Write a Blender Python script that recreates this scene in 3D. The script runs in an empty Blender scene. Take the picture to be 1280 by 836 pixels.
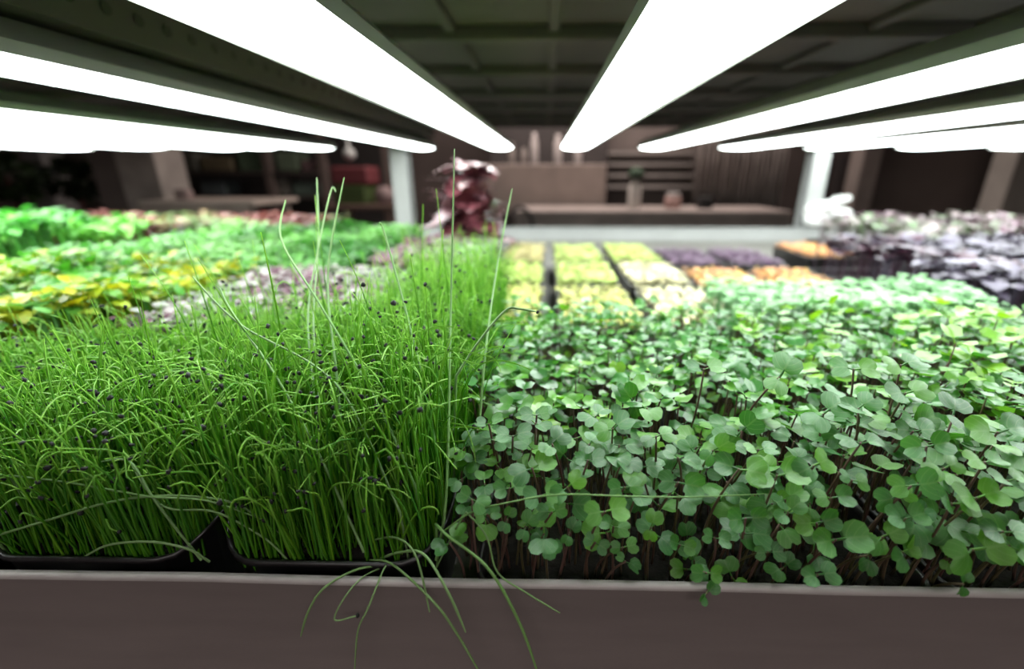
import bpy, math, random
import numpy as np
PI = math.pi
random.seed(7)
rng = np.random.default_rng(11)
S = bpy.context.scene
COL = S.collection
CZ = 1.30                      # eye height above the room floor

# ------------------------------------------------------------------ measuring helper
F, PITCH, YAW = 560.0, math.radians(19.84), math.radians(1.25)
def ray(u, v):
    x, y = (u - 670) / F, -(v - 418) / F
    d = (x, y * math.sin(PITCH) + math.cos(PITCH), y * math.cos(PITCH) - math.sin(PITCH))
    c, s = math.cos(YAW), math.sin(YAW)
    return np.array([c * d[0] - s * d[1], s * d[0] + c * d[1], d[2]])
def at(u, v, Y):
    r = ray(u, v); r = r * Y / r[1]; r[2] += CZ; return r
def atz(u, v, z):              # z relative to the eye
    r = ray(u, v); r = r * z / r[2]; r[2] += CZ; return r

# ------------------------------------------------------------------ materials
MATS = {}
def _new(name):
    m = bpy.data.materials.new(name); m.use_nodes = True
    nt = m.node_tree; nt.nodes.clear()
    out = nt.nodes.new('ShaderNodeOutputMaterial')
    MATS[name] = m
    return m, nt, out
def mat(name, col, rough=.5, var=.12, scale=8, metal=0, bump=0, bscale=60, spec=.5, stretch=None, emit=None):
    m, nt, out = _new(name)
    p = nt.nodes.new('ShaderNodeBsdfPrincipled')
    nt.links.new(p.outputs[0], out.inputs[0])
    tc = nt.nodes.new('ShaderNodeTexCoord')
    mp = nt.nodes.new('ShaderNodeMapping')
    if stretch: mp.inputs['Scale'].default_value = stretch
    nt.links.new(tc.outputs['Object'], mp.inputs[0])
    n = nt.nodes.new('ShaderNodeTexNoise'); n.inputs['Scale'].default_value = scale; n.inputs['Detail'].default_value = 5
    nt.links.new(mp.outputs[0], n.inputs['Vector'])
    r = nt.nodes.new('ShaderNodeValToRGB')
    r.color_ramp.elements[0].position = .3; r.color_ramp.elements[1].position = .7
    r.color_ramp.elements[0].color = (*[c * (1 - var) for c in col], 1)
    r.color_ramp.elements[1].color = (*[min(1, c * (1 + var)) for c in col], 1)
    nt.links.new(n.outputs['Fac'], r.inputs[0]); nt.links.new(r.outputs[0], p.inputs['Base Color'])
    p.inputs['Roughness'].default_value = rough; p.inputs['Metallic'].default_value = metal
    p.inputs['Specular IOR Level'].default_value = spec
    if emit:
        p.inputs['Emission Color'].default_value = (*emit[0], 1); p.inputs['Emission Strength'].default_value = emit[1]
    if bump:
        b = nt.nodes.new('ShaderNodeBump'); b.inputs['Strength'].default_value = bump; b.inputs['Distance'].default_value = .002
        n2 = nt.nodes.new('ShaderNodeTexNoise'); n2.inputs['Scale'].default_value = bscale; n2.inputs['Detail'].default_value = 6
        nt.links.new(mp.outputs[0], n2.inputs['Vector'])
        nt.links.new(n2.outputs['Fac'], b.inputs['Height']); nt.links.new(b.outputs[0], p.inputs['Normal'])
    return m

def leafmat(name, stops, rough=.42, trans=.35, veins=.0, indiv=False, spec=.5, transcol=None, tipmix=None, sheen=0):
    """stops: colours picked by a per-leaf random number"""
    m, nt, out = _new(name)
    N, L = nt.nodes.new, nt.links.new
    if indiv:
        src = N('ShaderNodeObjectInfo').outputs['Random']
    else:
        a = N('ShaderNodeAttribute'); a.attribute_name = 'rnd'; src = a.outputs['Fac']
    r = N('ShaderNodeValToRGB'); cr = r.color_ramp
    while len(cr.elements) < len(stops): cr.elements.new(.5)
    for i, c in enumerate(stops):
        cr.elements[i].position = i / (len(stops) - 1); cr.elements[i].color = (*c, 1)
    L(src, r.inputs[0]); colr = r.outputs[0]
    if tipmix:                                     # pale growing tips, paler foot
        t = N('ShaderNodeAttribute'); t.attribute_name = 'along'
        rr = N('ShaderNodeValToRGB'); e = rr.color_ramp.elements
        e[0].position = tipmix[1]; e[0].color = (0, 0, 0, 1); e[1].position = 1; e[1].color = (tipmix[2],) * 3 + (1,)
        L(t.outputs['Fac'], rr.inputs[0])
        mx = N('ShaderNodeMixRGB'); mx.inputs[2].default_value = (*tipmix[0], 1)
        L(rr.outputs[0], mx.inputs[0]); L(colr, mx.inputs[1]); colr = mx.outputs[0]
    if veins:
        uv = N('ShaderNodeUVMap'); uv.uv_map = 'UVMap'
        sx = N('ShaderNodeSeparateXYZ'); L(uv.outputs[0], sx.inputs[0])
        ab = N('ShaderNodeMath'); ab.operation = 'ABSOLUTE'; L(sx.outputs[0], ab.inputs[0])
        mid = N('ShaderNodeMath'); mid.operation = 'LESS_THAN'; mid.inputs[1].default_value = .05; L(ab.outputs[0], mid.inputs[0])
        ml = N('ShaderNodeMath'); ml.operation = 'MULTIPLY'; ml.inputs[1].default_value = .7; L(ab.outputs[0], ml.inputs[0])
        sb = N('ShaderNodeMath'); sb.operation = 'SUBTRACT'; L(sx.outputs[1], sb.inputs[0]); L(ml.outputs[0], sb.inputs[1])
        ms = N('ShaderNodeMath'); ms.operation = 'MULTIPLY'; ms.inputs[1].default_value = 22; L(sb.outputs[0], ms.inputs[0])
        sn = N('ShaderNodeMath'); sn.operation = 'SINE'; L(ms.outputs[0], sn.inputs[0])
        gt = N('ShaderNodeMath'); gt.operation = 'GREATER_THAN'; gt.inputs[1].default_value = .93; L(sn.outputs[0], gt.inputs[0])
        mm = N('ShaderNodeMath'); mm.operation = 'MAXIMUM'; L(mid.outputs[0], mm.inputs[0]); L(gt.outputs[0], mm.inputs[1])
        sc = N('ShaderNodeMath'); sc.operation = 'MULTIPLY'; sc.inputs[1].default_value = veins; L(mm.outputs[0], sc.inputs[0])
        mv = N('ShaderNodeMixRGB'); mv.inputs[2].default_value = (.45, .6, .35, 1)
        L(sc.outputs[0], mv.inputs[0]); L(colr, mv.inputs[1]); colr = mv.outputs[0]
    tc = N('ShaderNodeTexCoord'); nz = N('ShaderNodeTexNoise'); nz.inputs['Scale'].default_value = 350
    L(tc.outputs['Object'], nz.inputs['Vector'])
    p = N('ShaderNodeBsdfPrincipled'); p.inputs['Roughness'].default_value = rough
    p.inputs['Specular IOR Level'].default_value = spec
    if sheen:
        p.inputs['Coat Weight'].default_value = sheen; p.inputs['Coat Roughness'].default_value = .35
    bp = N('ShaderNodeBump'); bp.inputs['Strength'].default_value = .25; bp.inputs['Distance'].default_value = .0006
    L(nz.outputs['Fac'], bp.inputs['Height']); L(bp.outputs[0], p.inputs['Normal'])
    L(colr, p.inputs['Base Color'])
    if trans:
        t = N('ShaderNodeBsdfTranslucent')
        if transcol:
            tm = N('ShaderNodeMixRGB'); tm.blend_type = 'MULTIPLY'; tm.inputs[0].default_value = 1
            tm.inputs[2].default_value = (*transcol, 1); L(colr, tm.inputs[1]); L(tm.outputs[0], t.inputs[0])
        else: L(colr, t.inputs[0])
        ms_ = N('ShaderNodeMixShader'); ms_.inputs[0].default_value = trans
        L(p.outputs[0], ms_.inputs[1]); L(t.outputs[0], ms_.inputs[2]); L(ms_.outputs[0], out.inputs[0])
    else: L(p.outputs[0], out.inputs[0])
    return m

GS = [(.024, .125, .018), (.040, .18, .026), (.055, .21, .045), (.10, .30, .018), (.035, .165, .035), (.20, .42, .02)]
YT = (1.7, 1.6, .5)
M_LEAF = leafmat('sprout_leaf_green', GS, .30, .32, .05, False, .8, YT)
M_LEAFI = leafmat('sprout_leaf_green_single', GS[:5], .30, .32, .09, True, .8, YT)
M_STEM = leafmat('sprout_stem_mauve', [(.10, .04, .035), (.13, .06, .045), (.09, .09, .03), (.15, .07, .065)], .5, .15, 0, False)
M_STEMI = leafmat('sprout_stem_mauve_single', [(.12, .055, .045), (.11, .10, .04), (.16, .08, .07)], .5, .15, 0, True)
CS = [(.07, .25, .010), (.12, .36, .014), (.08, .30, .03), (.20, .45, .02)]
M_CH = leafmat('chive_green', CS, .4, .36, 0, False, .5, (1.6, 1.5, .6), ((.40, .68, .13), .72, .8))
M_CHL = leafmat('chive_pale_long', [(.20, .36, .11), (.27, .42, .18), (.19, .37, .10)], .45, .25, 0, True)
M_CHI = leafmat('chive_green_single', CS, .4, .36, 0, True, .5, (1.5, 1.4, .6), ((.40, .68, .13), .72, .8))
M_SEED = mat('seed_husk_black', (.012, .010, .012), .6, .5, 500)
M_PLASTIC = mat('black_nursery_plastic', (.012, .010, .011), .28, .3, 30, spec=.6)
M_SOIL = mat('dark_potting_soil', (.007, .0045, .003), .95, .5, 150, bump=1, bscale=200)
M_PANEL = mat('taupe_painted_steel', (.135, .107, .103), .55, .06, 14, bump=.12, bscale=300, stretch=(1, 1, 6))
M_LIP = mat('worn_lit_steel_edge', (.36, .325, .315), .5, .10, 40, metal=.2)  # worn edge; its pale grey also paints in grazing lamp light
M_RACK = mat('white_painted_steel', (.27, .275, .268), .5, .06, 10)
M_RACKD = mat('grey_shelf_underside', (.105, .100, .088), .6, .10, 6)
M_HOUS = mat('fixture_grey_aluminium', (.36, .38, .34), .45, .05, 10, metal=.15)
M_HOLEB = mat('dim_round_hole', (.07, .075, .06), .9)
M_HOLE = mat('dark_slot', (.01, .01, .008), .9)
M_GLOW = mat('glowing_tube_diffuser', (.9, .95, .95), .4, .0, emit=((.93, 1.0, .98), 13.5))

# ------------------------------------------------------------------ mesh building
class MB:
    def __init__(s): s.v = []; s.f = []; s.m = []; s.n = 0
    def add(s, v, f, m=0):
        o = s.n; s.v += [tuple(map(float, p)) for p in v]; s.f += [tuple(i + o for i in q) for q in f]; s.m += [m] * len(f); s.n += len(v)
    def box(s, x0, x1, y0, y1, z0, z1, m=0, bev=0):
        if bev <= 0:
            v = [(x, y, z) for z in (z0, z1) for x, y in ((x0, y0), (x1, y0), (x1, y1), (x0, y1))]
            f = [(3, 2, 1, 0), (4, 5, 6, 7)] + [(i, (i + 1) % 4, 4 + (i + 1) % 4, 4 + i) for i in range(4)]
            s.add(v, f, m); return
        b = bev
        def ring(z, i):
            return [(x0 + i + b, y0 + i, z), (x1 - i - b, y0 + i, z), (x1 - i, y0 + i + b, z), (x1 - i, y1 - i - b, z),
                    (x1 - i - b, y1 - i, z), (x0 + i + b, y1 - i, z), (x0 + i, y1 - i - b, z), (x0 + i, y0 + i + b, z)]
        v = ring(z0, b * .7) + ring(z0 + b, 0) + ring(z1 - b, 0) + ring(z1, b * .7)
        f = [tuple(range(7, -1, -1)), tuple(range(24, 32))]
        for k in range(3):
            f += [(k * 8 + i, k * 8 + (i + 1) % 8, k * 8 + 8 + (i + 1) % 8, k * 8 + 8 + i) for i in range(8)]
        s.add(v, f, m)
    def lathe(s, prof, cx=0, cy=0, cz=0, seg=20, m=0, wob=0):
        v = []
        for r, z in prof:
            for i in range(seg):
                a = 2 * PI * i / seg; rr = r * (1 + wob * math.sin(3 * a + z * 40))
                v.append((cx + rr * math.cos(a), cy + rr * math.sin(a), cz + z))
        f = []
        for k in range(len(prof) - 1):
            f += [(k * seg + i, k * seg + (i + 1) % seg, (k + 1) * seg + (i + 1) % seg, (k + 1) * seg + i) for i in range(seg)]
        f += [tuple(range(seg - 1, -1, -1)), tuple((len(prof) - 1) * seg + i for i in range(seg))]
        s.add(v, f, m)
    def tube(s, pts, rad, seg=6, m=0):
        pts = [np.array(p, float) for p in pts]; k = len(pts)
        if not hasattr(rad, '__len__'): rad = [rad] * k
        v = []; a = None
        for i in range(k):
            t = pts[min(i + 1, k - 1)] - pts[max(i - 1, 0)]; t /= np.linalg.norm(t) + 1e-9
            if a is None:
                a = np.cross(t, (0.31, .9, .2) if abs(t[1]) < .8 else (1, 0, .2))
            a = a - t * a.dot(t); a /= np.linalg.norm(a) + 1e-9; b = np.cross(t, a)
            for j in range(seg):
                q = 2 * PI * j / seg; v.append(pts[i] + rad[i] * (math.cos(q) * a + math.sin(q) * b))
        f = [(i * seg + j, i * seg + (j + 1) % seg, (i + 1) * seg + (j + 1) % seg, (i + 1) * seg + j) for i in range(k - 1) for j in range(seg)]
        f += [tuple(range(seg - 1, -1, -1)), tuple((k - 1) * seg + j for j in range(seg))]
        s.add(v, f, m)
    def build(s, name, mats, parent=None, smooth=False, loc=None):
        if not isinstance(mats, (list, tuple)): mats = [mats]
        me = bpy.data.meshes.new(name); me.from_pydata(s.v, [], s.f)
        for m in mats: me.materials.append(m)
        me.polygons.foreach_set('material_index', s.m)
        if smooth: me.polygons.foreach_set('use_smooth', [True] * len(me.polygons))
        me.update()
        return link(name, me, parent, loc)
def link(name, me, parent=None, loc=None):
    o = bpy.data.objects.new(name, me); COL.objects.link(o)
    if parent is not None: o.parent = parent
    if loc is not None: o.location = loc
    return o
def tag(o, label=None, cat=None, group=None, kind=None):
    if label: o['label'] = label
    if cat: o['category'] = cat
    if group: o['group'] = group
    if kind: o['kind'] = kind
    return o
def empty(name, loc, label, cat, group=None, rz=0):
    o = bpy.data.objects.new(name, None); COL.objects.link(o); o.location = loc; o.rotation_euler = (0, 0, rz)
    o.empty_display_size = .01
    return tag(o, label, cat, group)
def npmesh(name, V, Fq, mats, mi=None, attrs=None, uv=None, smooth=True):
    """V (n,3), Fq (m,4) quads"""
    me = bpy.data.meshes.new(name)
    n, m = len(V), len(Fq)
    me.vertices.add(n); me.vertices.foreach_set('co', np.asarray(V, np.float32).ravel())
    me.loops.add(m * 4); me.loops.foreach_set('vertex_index', np.asarray(Fq, np.int32).ravel())
    me.polygons.add(m); me.polygons.foreach_set('loop_start', np.arange(0, m * 4, 4, dtype=np.int32))
    if not isinstance(mats, (list, tuple)): mats = [mats]
    for q in mats: me.materials.append(q)
    if mi is not None: me.polygons.foreach_set('material_index', np.asarray(mi, np.int32))
    if smooth: me.polygons.foreach_set('use_smooth', np.ones(m, bool))
    for k, a in (attrs or {}).items():
        at_ = me.attributes.new(k, 'FLOAT', 'POINT'); at_.data.foreach_set('value', np.asarray(a, np.float32))
    if uv is not None:
        l = me.uv_layers.new(name='UVMap'); l.data.foreach_set('uv', np.asarray(uv, np.float32)[np.asarray(Fq).ravel()].ravel())
    me.update(calc_edges=True); me.validate()
    return me
class Bulk:
    def __init__(s): s.V = []; s.F = []; s.M = []; s.R = []; s.A = []; s.U = []; s.n = 0
    def add(s, V, Fq, mi, rnd, along=None, uv=None):
        k = len(V)
        s.V.append(V); s.F.append(np.asarray(Fq) + s.n); s.M.append(np.full(len(Fq), mi)); s.n += k
        s.R.append(np.broadcast_to(rnd, (k,)) if np.ndim(rnd) == 0 else rnd)
        s.A.append(np.zeros(k) if along is None else along); s.U.append(np.zeros((k, 2)) if uv is None else uv)
    def mesh(s, name, mats):
        return npmesh(name, np.concatenate(s.V), np.concatenate(s.F), mats, np.concatenate(s.M),
                      {'rnd': np.concatenate(s.R), 'along': np.concatenate(s.A)}, np.concatenate(s.U))

def instance(V, Fq, R, T, n):
    """place template V,F at n frames: R (n,3,3), T (n,3)"""
    W = np.einsum('nij,kj->nki', R, V) + T[:, None, :]
    FF = (np.asarray(Fq)[None] + (np.arange(n) * len(V))[:, None, None]).reshape(-1, 4)
    return W.reshape(-1, 3), FF
def rotz(a):
    a = np.atleast_1d(a); c, s = np.cos(a), np.sin(a); z = np.zeros_like(a); o = np.ones_like(a)
    return np.stack([np.stack([c, -s, z], -1), np.stack([s, c, z], -1), np.stack([z, z, o], -1)], -2)
def rotx(a):
    a = np.atleast_1d(a); c, s = np.cos(a), np.sin(a); z = np.zeros_like(a); o = np.ones_like(a)
    return np.stack([np.stack([o, z, z], -1), np.stack([z, c, -s], -1), np.stack([z, s, c], -1)], -2)

# ---- seed leaf (cotyledon) template: notched, heart-like; base at origin, grows along +Y
def leaf_template(ns=4, nt=6, notch=.2, wide=.74, cup=.25, droop=.25, twist=0, petiole=.35, fold=.0):
    out = np.array([(.04, 0), (.30, -.06), (.56, .06), (.74, .32), (.76, .60), (.63, .86), (.40, 1.0), (.18, 1.0 - notch * .3), (0, 1.0 - notch)])
    out[:, 0] *= wide / .76
    def cr(u):
        u = u * (len(out) - 1); i = min(int(u), len(out) - 2); t = u - i
        p0, p1, p2, p3 = out[max(i - 1, 0)], out[i], out[i + 1], out[min(i + 2, len(out) - 1)]
        return .5 * ((2 * p1) + (-p0 + p2) * t + (2 * p0 - 5 * p1 + 4 * p2 - p3) * t * t + (-p0 + 3 * p1 - 3 * p2 + p3) * t ** 3)
    V = []; U = []
    for i in range(nt + 1):
        t = i / nt; o = cr(t); mid = np.array([0, (1 - notch) * t ** .9])
        for j in range(-ns, ns + 1):
            s = j / ns; e = np.array([o[0] * (1 if s > 0 else -1), o[1]])
            q = mid + (e - mid) * abs(s) if s else mid
            z = cup * abs(q[0]) ** 1.6 - droop * q[1] ** 2 + twist * q[0] * q[1] + fold * abs(q[0]) + .025 * math.sin(7 * q[0] + 5 * q[1])
            V.append((q[0], q[1] + petiole, z)); U.append((s * o[0], t))
    W = 2 * ns + 1
    Fq = [(i * W + j, i * W + j + 1, (i + 1) * W + j + 1, (i + 1) * W + j) for i in range(nt) for j in range(W - 1)]
    b = len(V); w = .055                         # petiole strip with thickness
    for y, z in ((-.02, -.10), (petiole * .5, -.03), (petiole + .06, .0)):
        V += [(-w, y, z), (0, y, z - w), (w, y, z), (0, y, z + w * .6)]; U += [(.5, 0)] * 4
    for k in range(2):
        Fq += [(b + k * 4 + j, b + k * 4 + (j + 1) % 4, b + k * 4 + 4 + (j + 1) % 4, b + k * 4 + 4 + j) for j in range(4)]
    return np.array(V, float), np.array(Fq), np.array(U, float)

# ------------------------------------------------------------------ the rack
RIM, DECK = CZ - .219, CZ - .272
RY = 1.95
rack = empty('steel_shelf_rack', (0, 0, 0), 'white and taupe steel growing rack whose deck carries all the trays', 'rack')
XL, XR = -2.6, 2.6
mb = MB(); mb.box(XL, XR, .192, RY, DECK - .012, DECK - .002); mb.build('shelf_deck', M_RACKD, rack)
# front panel: folded sheet, edge very slightly wavy
mb = MB(); N = 160; v = []; prof = [(.1905, -.16), (.1900, -.003), (.1903, -.0006), (.1945, -.0006), (.1955, -.003), (.1955, -.05)]
for i in range(N + 1):
    x = XL + (XR - XL) * i / N; w = .0004 * math.sin(x * 23) + .00015 * math.sin(x * 61 + 1)
    v += [(x, y + w * .5, RIM + z + (w * .6 if z > -.01 else 0)) for y, z in prof]
K = len(prof)
f = [(i * K + j, (i + 1) * K + j, (i + 1) * K + j + 1, i * K + j + 1) for i in range(N) for j in range(K - 1)]
m_ = [1 if (q % (K - 1)) in (2, 1) else 0 for q in range(len(f))]
mb.v = v; mb.f = f; mb.m = m_; mb.n = len(v)
o = mb.build('front_panel', [M_PANEL, M_LIP], rack, True); o['label'] = 'taupe front panel with a pale worn upper edge painted as if lit'
mb = MB(); mb.box(XL, XR, RY, RY + .006, DECK - .02, RIM - .003); mb.box(XL, XR, RY, RY + .035, RIM - .006, RIM - .001)
o = mb.build('back_rail', M_RACK, rack); o['label'] = 'white back rail'
def post(x, y):
    mb = MB(); w = .078
    mb.box(x, x + w, y, y + .004, .0, 2.35); mb.box(x, x + .004, y, y + .05, .0, 2.35); mb.box(x + w - .004, x + w, y, y + .05, .0, 2.35)
    o = mb.build('upright_post', M_RACK, rack); o['label'] = 'white perforated post'
    if abs(x) > 2: return
    for i in range(15):
        z = CZ - .21 + i * .026
        for dx in (.022, .050):
            h = MB(); h.box(x + dx, x + dx + .007, y - .0006, y + .002, z, z + .013); h.build('slot', MATS.get('slot_grey_steel') or mat('slot_grey_steel', (.3, .31, .29)), o)  # slots drawn as thin plates in a grey close to the post's
post(-.655, RY + .036); post(1.085, RY + .036)
for x in (-2.55, 2.5): post(x, RY + .036)
# side beam with holes, over the second lamp on the left
mb = MB(); BX = -.46; Z0, Z1 = CZ + .135, CZ + .185
mb.box(BX, BX + .003, -.1, RY + .03, Z0, Z1); mb.box(BX - .035, BX, -.1, RY + .03, Z1 - .003, Z1); mb.box(BX - .05, BX, -.1, RY + .03, Z0, Z0 + .003)
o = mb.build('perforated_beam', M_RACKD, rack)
for i in range(46):
    h = MB(); y = .1 + i * .04; h.lathe([(.0065, 0), (.0065, .001)], 0, 0, 0, 10)
    vs = h.v[-20:]; h.v[-20:] = [(BX + .0035 + q[2], y + q[0], (Z0 + Z1) / 2 + q[1]) for q in vs]
    h.build('punched_hole', M_HOLEB, o)
# upper shelf, seen from below
UZ = CZ + .30
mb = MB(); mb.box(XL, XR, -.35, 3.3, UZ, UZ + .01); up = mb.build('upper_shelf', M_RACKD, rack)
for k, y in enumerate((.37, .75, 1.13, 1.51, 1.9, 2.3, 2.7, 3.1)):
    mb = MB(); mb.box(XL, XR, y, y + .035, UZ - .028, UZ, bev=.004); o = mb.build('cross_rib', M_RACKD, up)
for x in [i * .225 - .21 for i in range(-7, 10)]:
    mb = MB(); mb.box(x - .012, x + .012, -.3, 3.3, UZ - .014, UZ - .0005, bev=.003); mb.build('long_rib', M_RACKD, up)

# ------------------------------------------------------------------ lamps
LZ = CZ + .094
def lamp(x0, x1, y1, label, y0=.21):
    xc = (x0 + x1) / 2; w = (x1 - x0) / 2
    t = empty('strip_light', (xc, y1, LZ), label, 'strip light', 'strip lights hanging over the trays')
    L_ = y0 - y1
    mb = MB(); n = 12; v = []; f = []             # convex diffuser
    for y in (0, L_):
        for i in range(n + 1):
            a = PI * i / n; v.append((-w * math.cos(a), y, -.010 * math.sin(a) + .004))
    f = [(i, n + 1 + i, n + 2 + i, i + 1) for i in range(n)]
    f += [tuple(range(n + 1)), tuple(range(2 * n + 1, n, -1))]
    mb.add(v, f); d = mb.build('diffuser', M_GLOW, t, True)
    d['label'] = 'glowing white diffuser'
    mb = MB(); pr = [(-w - .003, 0), (-w - .003, .012), (-w * .55, .035), (w * .55, .035), (w + .003, .012), (w + .003, 0), (w, .0045), (-w, .0045)]
    v = [(a, y, b) for y in (.0, L_) for a, b in pr]; k = len(pr)
    f = [(i, (i + 1) % k, k + (i + 1) % k, k + i) for i in range(k)] + [tuple(range(k - 1, -1, -1)), tuple(range(k, 2 * k))]
    mb.add(v, f); mb.build('housing', M_HOUS, t)
    mb = MB()
    mb.box(-w * .9, w * .9, -.0005, .006, -.004, .030, bev=.002); mb.build('end_cap', M_HOUS, t)
    for yy in (-.25, L_ + .2):
        mb = MB(); mb.tube([(0, yy, .034), (0, yy, UZ - LZ + .001)], .0008, 6); mb.build('hanger_wire', M_RACKD, t)
lamp(.062, .170, 1.97, 'wide glowing strip light, first to the right of the centre aisle')
lamp(-.240, -.138, 1.97, 'wide glowing strip light, first to the left of the centre aisle')
lamp(.372, .500, 1.97, 'glowing strip light, second to the right of the centre aisle')
lamp(.690, .860, 1.97, 'glowing strip light ending beside the right upright post, third right of centre')
lamp(1.03, 1.20, 1.97, 'thin glowing strip light, fourth to the right of the centre aisle')
lamp(1.39, 1.58, 1.97, 'thin glowing strip light, fifth to the right of the centre aisle')
lamp(1.75, 1.98, 1.97, 'thin glowing strip light, outermost on the right side')
lamp(-.560, -.455, 1.97, 'glowing strip light over the left upright post, second left of centre')
lamp(-1.03, -.865, 1.97, 'glowing strip light, third to the left of the centre aisle')
lamp(-1.205, -1.06, 1.90, 'glowing strip light hidden half behind the third one left of centre')
lamp(-1.42, -1.235, 1.97, 'thin glowing strip light, fifth to the left of the centre aisle')
lamp(-1.72, -1.50, 1.90, 'thin glowing strip light between the fifth and the outermost on the left')
lamp(-2.10, -1.87, 1.97, 'thin glowing strip light, outermost on the left side')

# ------------------------------------------------------------------ trays
def rrect(x0, x1, y0, y1, r, n=6):
    p = []
    for cx, cy, a0 in ((x1 - r, y1 - r, 0), (x0 + r, y1 - r, 90), (x0 + r, y0 + r, 180), (x1 - r, y0 + r, 270)):
        for i in range(n + 1):
            a = math.radians(a0 + 90 * i / n); p.append((cx + r * math.cos(a), cy + r * math.sin(a)))
    return p
def tray(x0, x1, y0, y1, ztop, label, r=.02, soil=.012, group=None, cat='tray', name='seed_tray', flare=.0, m=None, sm=None, depth=None):
    xc, yc = (x0 + x1) / 2, (y0 + y1) / 2; zb = DECK - .001
    t = empty(name, (xc, yc, zb), label, cat, group)
    a, b = (x1 - x0) / 2, (y1 - y0) / 2; H = ztop - zb
    def ring(i, z, lift=0):
        q = rrect(-a + i, a - i, -b + i, b - i, max(r - i, .004))
        out = []
        for x, y in q:
            k = max(0, (abs(x) / a) - .72) / .28
            out.append((x, y, z + lift * k * k * (1 if y < 0 else .3)))
        return out
    mb = MB(); v = []
    for i, z, l in ((.006, 0, 0), (.0035, H - .004, flare), (0, H - .003, flare), (0, H, flare), (.0015, H + .0008, flare), (.003, H, flare), (.0045, H - .006, flare), (.008, .003, 0)):
        v += ring(i, z, l)
    k = len(ring(0, 0)); nr = 8
    f = [(q * k + i, q * k + (i + 1) % k, (q + 1) * k + (i + 1) % k, (q + 1) * k + i) for q in range(nr - 1) for i in range(k)]
    f += [tuple(range(k - 1, -1, -1)), tuple((nr - 1) * k + i for i in range(k))]
    mb.add(v, f); mb.build('tray_shell', m or M_PLASTIC, t, True)
    mb = MB(); q = ring(.0055, H - soil); q2 = ring(.0075, .004)
    mb.add(q2 + q, [tuple(range(k, 2 * k))] + [(i, (i + 1) % k, k + (i + 1) % k, k + i) for i in range(k)]); mb.build('soil', sm or M_SOIL, t)
    return t
TG = None
tray(-.350, -.207, .2, .455, RIM + .0015, 'black plastic tray of chive sprouts with upturned corner, front row, left of its twin', flare=.013, r=.032)
tray(-.202, -.060, .2, .455, RIM + .0015, 'black plastic tray of chive sprouts next to the broad-leaved sprouts, front row', flare=.013, r=.032)
tray(-.495, -.353, .2, .455, RIM + .001, 'black plastic tray of chive sprouts, outermost on the left of the front row', flare=.006, r=.035)
tray(-.202, -.060, .46, .72, RIM, 'black tray of chive sprouts running back towards the purple potted plant', r=.02)
for i, (a, b) in enumerate(((-.042, .235), (.24, .515), (.52, .795))):
    tray(a, b, .2, .55, RIM - .014, ['black seed tray of broad-leaved sprouts touching the chive trays', 'black seed tray of broad-leaved sprouts, middle one of the right-hand front row',
         'black seed tray of broad-leaved sprouts, outermost on the right of the front row'][i], r=.015)
tray(.24, .60, .555, .70, RIM - .02, 'black tray of pale blue-green sprouts behind the broad-leaved sprouts', r=.015)
ZS = RIM - .026                                     # soil level under the sprouts
ZC = RIM - .010

# ------------------------------------------------------------------ broad-leaved sprouts
TPL = [leaf_template(4, 6, .20, .74, .25, .22), leaf_template(4, 6, .26, .80, .10, .40, .15), leaf_template(4, 6, .14, .68, .40, .10, -.15),
       leaf_template(4, 6, .24, .70, -.15, .30, .1), leaf_template(4, 6, .18, .84, .05, .15, -.1), leaf_template(4, 6, .22, .72, .15, .55, 0, .35, .25)]
TLO = [leaf_template(2, 4, .20, .74, .25, .22), leaf_template(2, 4, .26, .80, .10, .40, .15), leaf_template(2, 4, .16, .70, .40, .10, -.15)]
LEAFM = []
for V, Fq, U in TPL:
    LEAFM.append(npmesh('seed_leaf', V, Fq, M_LEAFI, None, {'rnd': np.zeros(len(V))}, U))

from mathutils import Matrix, Vector
SPROUT_N = [0]
def sprout(head, root, yaw, tilt, tiltdir, size, label, group=None, elev=(18, 24), ratio=(1, .9), tpl=None, open_=180, stemr=.0008):
    """one seedling: stem from root to head, two notched seed leaves"""
    head = Vector(head); root = Vector(root)
    t = empty('broad_leaved_sprout', root, label, 'sprout', group)
    h = head - root
    mb = MB(); side = Vector((random.uniform(-1, 1), random.uniform(-1, 1), 0)) * .12 * h.length
    pts = []
    for i in range(9):
        q = i / 8; b = 4 * q * (1 - q)
        base = Vector((h.x * q ** 1.6, h.y * q ** 1.6, h.z * q ** .9)); pts.append(base + side * b * .5)
    mb.tube(pts, [stemr * (1.15 - .35 * i / 8) for i in range(9)], 5)
    mb.build('stem', M_STEMI, t, True)
    R = Matrix.Rotation(tilt, 3, Vector((math.cos(tiltdir), math.sin(tiltdir), 0)))
    for i in range(2):
        k = tpl[i] if tpl else random.randrange(6)
        lf = link('seed_leaf', LEAFM[k], t)
        a = yaw + math.radians(open_) * i + random.uniform(-.15, .15)
        Rl = R @ Matrix.Rotation(a, 3, 'Z') @ Matrix.Rotation(math.radians(elev[i]), 3, 'X') @ Matrix.Rotation(random.uniform(-.25, .25), 3, 'Y')
        s = size * ratio[i]
        lf.matrix_local = Matrix.Translation(h) @ (Rl * s).to_4x4()
    SPROUT_N[0] += 1
    return t

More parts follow.
